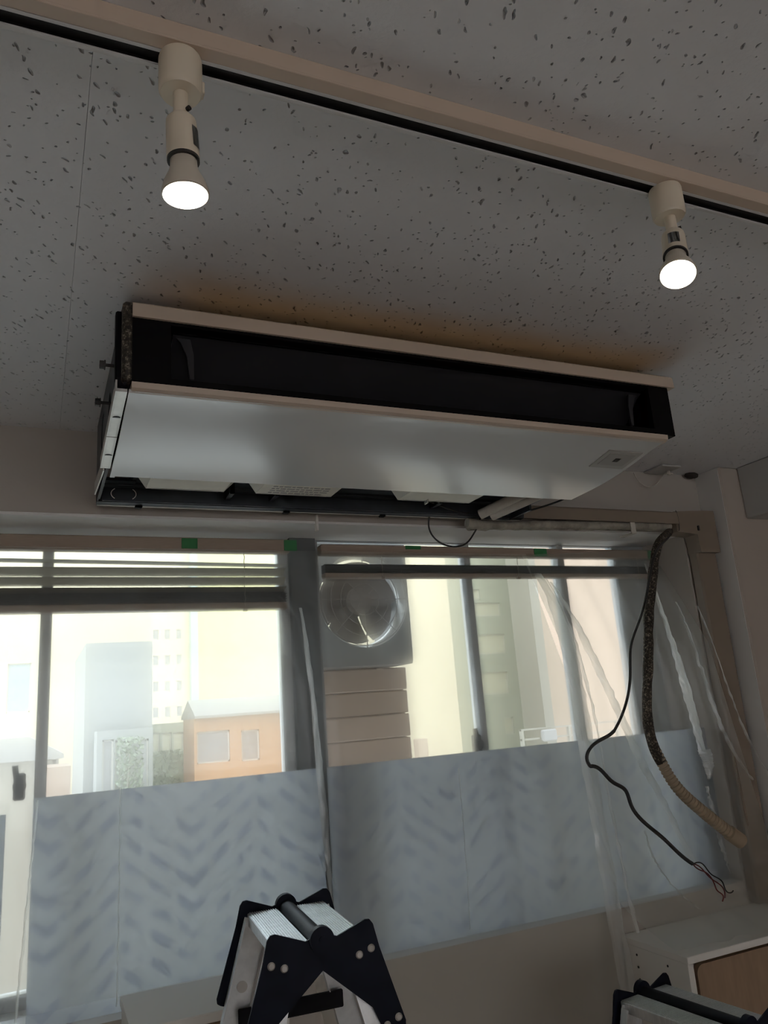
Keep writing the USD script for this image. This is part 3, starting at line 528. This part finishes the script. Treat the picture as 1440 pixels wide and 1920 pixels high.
for pts, w in (([(.194, 2.014, 1.600), (.193, 2.012, 1.36), (.191, 2.010, 1.140)], .0035), ([(.016, 2.014, 1.59), (.002, 2.012, 1.38), (-.012, 2.010, 1.15)], .005), ([(.664, 2.030, 2.02), (.672, 2.012, 1.90), (.684, 2.010, 1.72), (.694, 2.010, 1.514), (.701, 2.008, 1.332), (.706, 2.006, 1.15)], [.008, .014, .016, .022, .012, .008]),
                ([(1.106, 2.014, 1.555), (1.102, 2.012, 1.35), (1.094, 2.010, 1.142)], .0035)):
    put('film_crease', ribbon(pts, w, seed=w if np.ndim(w) == 0 else 3., fold=.003), 'fold', fl, smooth=True)
# second film: gathered bundle at the join and the sheet draping over the cabinet
fl2 = Thing('masking_film', (1.85, 2.0, .9), 'loose plastic sheet draped over the cabinet beside the drain hose', 'masking film')
s2 = sheet(lambda v: 1.50 + .10 * v, lambda v: 2.070 + .19 * np.clip(v, 0, 1) ** .9 - .02 * v, lambda u: 1.045 - .0 * u, lambda u: 2.205 + .03 * u,
           lambda u, v, X, Z: 2.150 - .135 * np.clip(v / .30, 0, 1) + .010 * np.sin(u * 34 + 2 * v) * (.3 + v) * np.clip(u * 3, 0, 1) + .02 * v * nz1(X, Z, 4.2, 6, 1) - .03 * v * u - .215 * np.clip((1.165 - Z) / .12, 0, 1) ** 1.8, 150, 130)
put('film_sheet', s2, 'film', fl2, smooth=True)
for pts, w, m_ in (([(1.512, 2.09, 2.130), (1.528, 2.005, 1.90), (1.548, 2.000, 1.60), (1.558, 1.998, 1.30), (1.566, 1.985, .98), (1.580, 1.98, .72)], [.030, .060, .055, .050, .055, .06], 'fold'),
                   ([(1.545, 2.09, 2.110), (1.570, 2.004, 1.85), (1.600, 1.998, 1.56), (1.612, 1.996, 1.30), (1.606, 1.95, 1.06)], [.008, .012, .010, .012, .010], 'fold'),
                   ([(1.552, 2.08, 2.100), (1.630, 2.000, 1.82), (1.712, 1.990, 1.594), (1.80, 1.98, 1.38), (1.88, 1.975, 1.20)], [.010, .030, .036, .030, .020], 'fold'),
                   ([(1.950, 2.06, 2.16), (1.956, 1.99, 1.85), (1.972, 1.975, 1.66), (1.982, 1.970, 1.52)], [.006, .020, .040, .030], 'crumple'),
                   ([(1.985, 1.965, 1.530), (1.990, 1.96, 1.49), (1.975, 1.955, 1.44)], [.058, .048, .012], 'crumple'),
                   ([(1.965, 1.958, 1.42), (1.972, 1.955, 1.32), (1.985, 1.95, 1.20), (1.992, 1.95, 1.16)], [.010, .022, .016, .008], 'fold'),
                   ([(2.036, 2.03, 2.02), (2.060, 1.985, 1.75), (2.110, 1.965, 1.52), (2.160, 1.95, 1.42)], [.005, .016, .020, .010], 'fold'),
                   ([(2.100, 2.00, 2.00), (2.130, 1.975, 1.80), (2.178, 1.955, 1.55), (2.240, 1.925, 1.36), (2.262, 1.915, 1.29)], [.004, .006, .006, .008, .006], 'fold'),
                   ([(2.222, 1.925, 1.310), (2.215, 1.915, 1.22), (2.200, 1.91, 1.13)], [.075, .050, .020], 'crumple'),
                   ([(1.700, 1.97, 1.32), (1.760, 1.965, 1.17), (1.80, 1.90, 1.10)], [.004, .006, .005], 'fold')):
    put('film_crease', ribbon(pts, w, wob=.004, seed=pts[0][0] * 31, fold=.006), m_, fl2, smooth=True)

# ------------------------------------------------------------------ cabinets under the film
def rounded(x0, x1, z0, z1, r):
    return sbox(x0, z0, x1, z1).buffer(-r).buffer(r, 8)
cbn = Thing('low_cabinet', (1.9, 1.91, 0), 'white low cabinet with peg holes and brown front under the draped plastic', 'cabinet')
put('top_board', bx(1.616, 2.250, 1.780, 2.045, 1.014, 1.032, .0015), 'white', cbn)
sp = put('side_panel', bx(1.618, 1.638, 1.784, 2.042, .06, 1.014, .001), 'white', cbn)
for k in range(12):
    for y in (1.985, 1.862):
        if y < 1.9 and k % 3: continue
        put('peg_hole', cyl((1.6172, y, .992 - .032 * k), (1.6200, y, .992 - .032 * k), .0032, 10), 'black', sp)
put('side_panel', bx(2.228, 2.248, 1.784, 2.042, .06, 1.014, .001), 'white', cbn)
put('back_board', bx(1.638, 2.228, 2.030, 2.042, .06, 1.014), 'white', cbn)
put('base_board', bx(1.618, 2.248, 1.80, 2.042, 0, .06), 'cabbrown', cbn)
dr = unary_union([rounded(1.652, 2.222, .07, 1.004, .024), sbox(1.80, .9, 2.222, 1.004)])
put('front_board', ext_y(dr, 1.790, 1.806), 'cabbrown', cbn, label='brown front board with a rounded corner')
lcb = Thing('sideboard', (.36, 1.93, 0), 'white-topped sideboard under the window behind the taller stepladder', 'sideboard')
put('top_board', bx(.200, .53, 1.806, 2.040, 1.132, 1.152, .002), 'white', lcb)
put('side_panel', bx(.204, .222, 1.812, 2.036, .05, 1.132), 'white', lcb)
put('side_panel', bx(.508, .526, 1.812, 2.036, .05, 1.132), 'white', lcb)
put('front_board', bx(.222, .508, 1.814, 1.830, .05, 1.128, .002), 'cabbrown', lcb)
put('base_board', bx(.21, .52, 1.83, 2.03, 0, .05), 'cabbrown', lcb)

# ------------------------------------------------------------------ stepladders
def stepladder(x, y, H, label, turn):
    t = Thing('stepladder', (x, y, 0), label, 'stepladder', rotz=turn)
    sl, hy, wd = .27, .1275, .065
    P_ = lambda n, m_, mt, **k: put(n, m_, mt, t, local=True, **k)
    for s in (-1, 1):
        for e in (-1, 1):
            top = np.array([s * .062, e * hy, H - .012]); bot = np.array([s * (.062 + sl * (H - .012)), e * (hy + wd * (H - .012)), .03])
            wx = (1, 0, 0)
            rail = cat_(bar(top, bot, .052, .0022, wx), bar(top + [s * .0255, -e * .009, 0], bot + [s * .0255, -e * .009, 0], .0022, .020, wx), bar(top + [-s * .0255, -e * .009, 0], bot + [-s * .0255, -e * .009, 0], .0022, .020, wx))
            P_('rail', rail, 'ladder')
            P_('foot', bx(bot[0] - .034, bot[0] + .034, bot[1] - .016, bot[1] + .016, 0, .05, .006), 'blackplastic')
            for dz in (.118, .36):
                q = top + (bot - top) * (dz / (H - .04)); P_('rail_plug', cyl(q + [0, -e * .0008, 0], q + [0, -e * .0030, 0], .0105, 20), 'rivet')
        # ribbed top tread
        x0, x1 = s * .018, s * .080
        tb = bx(x0, x1, -.138, .138, H - .024, H - .0015, .0015); ribs = [bx(x0 + s * (.004 + .0047 * k), x0 + s * (.0065 + .0047 * k), -.137, .137, H - .002, H, .0003) for k in range(12)]
        P_('top_tread', cat_(tb, *ribs), 'ladder')
        k = 1
        while H - .27 * k > .15:
            z = H - .27 * k; xc = s * (.062 + sl * (H - z)); yy = hy + wd * (H - z) - .004
            P_('step', cat_(bx(xc - .027, xc + .027, -yy, yy, z - .022, z, .003), *[bx(xc - .024 + .007 * j, xc - .021 + .007 * j, -yy + .002, yy - .002, z - .001, z + .001, .0003) for j in range(7)]), 'ladder'); k += 1
        pl = Polygon([(0, -.046), (-.008, 0), (0, .012), (.019, .006), (.028, .003), (.080, .022), (.088, .021), (.094, .013), (.103, -.024), (.143, -.146), (.142, -.154), (.136, -.158), (.112, -.166), (.104, -.162), (.101, -.152), (.085, -.117)])
        pl = pl.buffer(-.0015).buffer(.003).buffer(-.0015)
        for e in (-1, 1):
            poly = Polygon([(s * a, H + b) for a, b in pl.exterior.coords])
            pt = P_('hinge_plate', ext_y(poly, e * .1405 - .002 + e * .002, e * .1405 + .002 + e * .002), 'ladder_plate')
            for a, b in ((.088, -.025), (.066, -.032), (.130, -.139), (.1085, -.148)):
                put('rivet', lathe([(0, .0028), (.0045, .0026), (.0066, .0010), (.0068, -.002), (0, -.002)], (s * a, e * .1446, H + b), (0, e, 0), 16), 'rivet', pt, local=True)
        # flared cap over the corner of the tread
    P_('hinge_tube', cyl((0, -.140, H - .004), (0, .140, H - .004), .0165, 24), 'blackplastic')
    for e in (-1, 1):
        P_('hinge_disk', cyl((0, e * .136, H + .002), (0, e * .150, H + .002), .0215, 32), 'ladder_plate')
        put('pivot_pin', cyl((0, e * .1498, H + .002), (0, e * .1515, H + .002), .006, 14), 'ladder_plate', t, local=True)
    P_('stay_bar', bx(-.105, .105, .118, .126, H - .196, H - .164, .002), 'blackplastic')
    return t
stepladder(.476, 1.532, 1.357, 'tall aluminium stepladder with dark hinge plates standing in front of the sideboard', -4.5)
stepladder(1.370, 1.518, 1.035, 'shorter aluminium stepladder, only its top showing beside the white cabinet', 6.5)

# ------------------------------------------------------------------ outside
GZ = -6.5
def bmat(name, col, rough=0.8, var=.04): M[name] = plain(name, col, rough, var=var, vscale=.6); return name
bmat('stucco_cream', (0.54, 0.46, 0.32)); bmat('stucco_white', (0.5, 0.46, 0.4)); bmat('stucco_yellow', (0.6, 0.53, 0.28)); bmat('stucco_grey', (0.29, 0.285, 0.27)); bmat('stucco_green', (0.28, 0.28, 0.205))
bmat('stucco_pink', (0.36, 0.26, 0.19)); bmat('stucco_orange', (0.46, 0.26, 0.14)); bmat('roof_grey', (0.27, 0.255, 0.24)); bmat('window_dark', (0.27, 0.25, 0.24), .3); bmat('window_blue', (0.27, 0.31, 0.33), .4); bmat('window_lit', (0.5, 0.46, 0.33), .5)  # window panes paled: haze is mixed into their colour
bmat('steel_blue', (0.33, 0.38, 0.36)); bmat('hedge_green', (0.2, 0.24, 0.15)); bmat('ground_grey', (.45, .44, .42)); bmat('unit_grey', (.10, .095, .09), .5); bmat('siding_brown', (.26, .18, .13), .6); bmat('fan_brown', (.06, .04, .03), .5); bmat('trunk_brown', (.35, .30, .25)); bmat('beige_grey', (0.27, 0.24, 0.195))
M['leafcard'] = plain('tree_leaf', (.22, .25, .17), .6)  # leaf and hedge greens paled, haze mixed into the colour
put('ground', bx(-90, 160, 2.6, 190, GZ - .2, GZ), 'ground_grey', kind=ST)

# outdoor unit hung on a siding-clad pier just outside
pr_ = Thing('siding_pier', (1.19, 2.96, GZ), 'brown siding-clad pier outside the window below the fan unit', 'pier')
put('core', bx(.96, 1.385, 2.93, 3.10, GZ, 1.892), 'siding_brown', pr_)
for k in range(14):
    z = 1.892 - .092 * k; put('siding_board', bx(.955, 1.390, 2.90 + .003 * (k % 2), 2.935, z - .088, z, .004), 'siding_brown', pr_)
ou = Thing('outdoor_unit', (1.17, 2.85, 1.9), 'grey outdoor fan unit with round grille outside the window on the siding pier', 'outdoor unit')
fc = sbox(.955, 1.897, 1.352, 2.42).buffer(-.012).buffer(.012).difference(Point(1.160, 2.150).buffer(.186, 32))
put('front_panel', ext_y(fc, 2.750, 2.758), 'unit_grey', ou)
put('case', cat_(bx(.955, .962, 2.755, 3.10, 1.897, 2.42), bx(.955, 1.352, 2.755, 3.10, 1.897, 1.905), bx(.955, 1.352, 2.755, 3.10, 2.41, 2.42), bx(1.345, 1.352, 2.755, 3.10, 1.897, 2.42)), 'unit_grey', ou)
put('side_bulge', ext_z(Polygon([(1.350, 2.77), (1.378, 2.80), (1.388, 2.85), (1.378, 2.90), (1.350, 2.93)]), 1.94, 2.13), 'unit_grey', ou)
put('shroud', lathe([(.186, 0), (.176, .02), (.172, .07), (.175, .07), (.180, .02), (.189, 0), (.186, 0)], (1.160, 2.752, 2.150), (0, 1, 0), 48), 'steel', ou)
put('motor_bracket', bx(.965, 1.345, 2.90, 2.92, 2.13, 2.17), 'fan_brown', ou)
put('fan_hub', cyl((1.160, 2.80, 2.150), (1.160, 2.86, 2.150), .055, 28), 'fan_brown', ou)
for k in range(5):
    V = []
    for i in range(7):
        rr_ = .05 + .112 * i / 6
        for j in range(7):
            a = k * 2 * math.pi / 5 + .4 + (j / 6 - .5) * (1.50 - .22 * i / 6) + .25 * i / 6; V.append((1.160 + rr_ * math.cos(a), 2.83 + .05 * (j / 6 - .5), 2.150 + rr_ * math.sin(a)))
    F = [(i * 7 + j, i * 7 + j + 1, i * 7 + j + 8) for i in range(6) for j in range(6)] + [(i * 7 + j, i * 7 + j + 8, i * 7 + j + 7) for i in range(6) for j in range(6)]
    V = np.array(V); F = np.array(F); put('fan_blade', trimesh.Trimesh(np.vstack([V, V + [0, .004, 0]]), np.vstack([F, F[:, ::-1] + len(V)]), process=False), 'fan_brown', ou, smooth=True)
for rad in (.06, .10, .14, .178):
    put('guard_ring', tube([(1.160 + rad * math.cos(a), 2.742, 2.150 + rad * math.sin(a)) for a in np.linspace(0, 2 * math.pi, 49)], .0016, 6), 'fan_brown', ou)
for a in np.linspace(0, 2 * math.pi, 9)[:-1]:
    put('guard_spoke', cyl((1.160 + .03 * math.cos(a), 2.744, 2.150 + .03 * math.sin(a)), (1.160 + .186 * math.cos(a), 2.744, 2.150 + .186 * math.sin(a)), .0018, 6), 'fan_brown', ou)

def building(name, label, x0, x1, y, z1, depth, wall, cat='building', rot=0, wins=(), wmat='window_dark', roof=None, z0=GZ, group=None):
    """A block with its front on y; wins: (x0, x1, z0, z1) openings, each a recessed frame and pane."""
    t = Thing(name, ((x0 + x1) / 2, y + depth / 2, z0), label, cat, group)
    poly = sbox(x0, z0, x1, z1)
    for w in wins: poly = poly.difference(sbox(w[0], w[2], w[1], w[3]))
    put('wall', cat_(ext_y(poly, y, y + .2) if isinstance(poly, Polygon) else cat_(*[ext_y(g, y, y + .2) for g in poly.geoms]), bx(x0, x1, y + .2, y + depth, z0, z1)), wall, t)
    for w in wins:
        fw = put('window', cat_(bx(w[0], w[1], y + .08, y + .14, w[2], w[2] + .05), bx(w[0], w[1], y + .08, y + .14, w[3] - .05, w[3]), bx(w[0], w[0] + .05, y + .08, y + .14, w[2], w[3]), bx(w[1] - .05, w[1], y + .08, y + .14, w[2], w[3])), 'stucco_white', t)
        put('pane', bx(w[0] + .04, w[1] - .04, y + .10, y + .12, w[2] + .04, w[3] - .04), wmat, fw)
    if roof: put('roof', roof, 'roof_grey', t)
    return t
building('apartment_block', 'tall cream block with one blue window behind the half-raised blind', -14, 5.75, 44, 22, 9, 'stucco_cream', wins=[(-1.27, -.19, 2.85, 5.29)], wmat='window_blue')
building('office_block', 'plain grey-blue block standing before the tall cream block', 1.43, 3.44, 26, 4.38, 7, 'stucco_grey')
cw = [(x, x + .59, z, z + 1.09) for z in (11.04, 8.18, 5.30, 2.52) for x in (11.98, 13.25, 14.54)]
building('apartment_block', 'distant pale block with a grid of twelve small windows', 9.5, 16.0, 90, 34, 12, 'stucco_cream', wins=cw)
building('stair_tower', 'slim blue stair tower beside the block with small windows', 16.0, 16.8, 89, 34, 10, 'steel_blue', cat='tower', z0=GZ)
building('office_block', 'bright pale yellow windowless block filling the window beside the pier', 17.6, 34, 95, 36, 12, 'stucco_yellow')
# orange house with a shallow grey roof
F = ext_x([(25.7, 1.84), (25.7, 1.92), (27.0, 2.46), (28.3, 1.92), (28.3, 1.84)], 4.72, 9.2)
building('house', 'orange house with grey roof and two dark windows', 4.74, 9.1, 26, 1.86, 2, 'stucco_orange', cat='house', wins=[(4.83, 5.89, .43, 1.42), (6.27, 6.88, .38, 1.36)], roof=F)
sh = building('shop', 'low pale shop with four lit panes behind a green hedge', 4.2, 6.10, 34, 1.78, 5, 'stucco_green', cat='shop', wins=[(4.51, 4.81, .66, 1.43), (4.89, 5.28, .66, 1.41), (5.35, 5.76, .64, 1.38), (5.83, 6.02, .62, 1.34)], wmat='window_lit')
def bush(x0, x1, y0, y1, z0, z1, n, size, seed):
    g = np.random.default_rng(seed); c = g.uniform([x0, y0, z0], [x1, y1, z1], (n, 3)); a = g.normal(size=(n, 3)); a /= np.linalg.norm(a, axis=1)[:, None]; b = np.cross(a, g.normal(size=(n, 3))); b /= np.linalg.norm(b, axis=1)[:, None]
    V = np.stack([c + a * size, c + b * size * .6, c - a * size, c - b * size * .6], 1).reshape(-1, 3); i = np.arange(n) * 4
    return trimesh.Trimesh(V, np.vstack([np.c_[i, i + 1, i + 2], np.c_[i, i + 2, i + 3]]), process=False)
hg = Thing('hedge', (5.0, 32.3, GZ), 'green hedge in front of the low pale shop', 'hedge')
put('hedge_foliage', cat_(bush(4.2, 5.8, 32, 32.8, -1.6, .72, 2600, .11, 3)), 'leafcard', hg, smooth=False)
put('hedge_core', bx(4.25, 5.75, 32.1, 32.7, GZ, .60), 'hedge_green', hg)
# arcade with dark openings below the grey-blue block, small tree before it
building('arcade', 'low arcade with dark openings at the foot of the grey-blue block', 1.70, 3.26, 24.5, 1.68, 1.2, 'stucco_grey', cat='arcade', wins=[(1.85, 2.16, -.6, 1.43), (2.20, 2.36, -.6, 1.40), (2.50, 3.14, -.6, 1.37)])
tr = Thing('street_tree', (2.53, 24.0, GZ), 'small thin street tree in front of the arcade', 'tree')
put('trunk', tube(spline([(2.53, 24, GZ), (2.55, 24, -3), (2.50, 24, -.4), (2.56, 24, 1.0)], 16), np.linspace(.09, .03, 16), 8), 'trunk_brown', tr)
put('foliage', bush(2.20, 2.92, 23.7, 24.3, -.1, 1.45, 500, .07, 5), 'leafcard', tr, smooth=False)
# small grey house low in the first sash, with a brown box-like annexe
hr = ext_y([(-2.2, 1.36), (-2.2, 1.42), (-.62, 1.70), (-.05, 1.70), (.47, 1.40), (.47, 1.33)], 13.9, 17)
building('house', 'small grey house with hipped roof at the foot of the tall cream block', -2.1, .40, 14, 1.38, 3, 'beige_grey', cat='house', wins=[(.30, .365, 1.13, 1.32)], wmat='window_lit', roof=hr)
building('shed', 'brown box-shaped shed beside the small grey house', .19, .52, 12.5, 1.26, 1.2, 'siding_brown', cat='shed')
building('office_block', 'cream plastered wall beside the outdoor fan unit', 7.3, 10.05, 18, 12, 6, 'stucco_cream')
kw = [(15.9, 16.56, 5.73, 6.17), (16.25, 17.48, 5.06, 5.62), (16.19, 17.54, 3.53, 4.33), (16.15, 17.48, 1.94, 2.81), (17.08, 17.52, .38, 1.03)]
building('apartment_block', 'pale green block with five lit windows', 13.5, 18.6, 27, 14, 6, 'stucco_green', wins=kw, wmat='window_lit')
building('office_block', 'plain beige-grey block beside the pale green block', 16.9, 24, 24, 12, 1.4, 'beige_grey')
building('warehouse', 'pink-rendered gable seen past the sash bar nearest the drain hose', 9.80, 17, 12.6, 9, 1.0, 'stucco_pink')
rl = Thing('balcony_rail', (7.0, 10, GZ), 'thin balcony rail with a dark box hung on it, low in the window', 'railing')
for z in (1.00, 1.13, 1.27): put('rail_bar', bx(6.58, 8.4, 9.98, 10.02, z - .012, z + .012), 'beige_grey', rl)
for x in (6.60, 7.45, 8.38): put('rail_post', bx(x - .02, x + .02, 9.97, 10.03, GZ, 1.28), 'beige_grey', rl)
put('rail_box', bx(6.91, 7.17, 9.90, 9.98, 1.08, 1.25, .02), 'window_dark', rl)
put('chimney_post', bx(4.40, 4.54, 9, 9.14, GZ, 1.33, .01), 'siding_brown', label='brown square chimney post rising by the siding pier', cat='post')
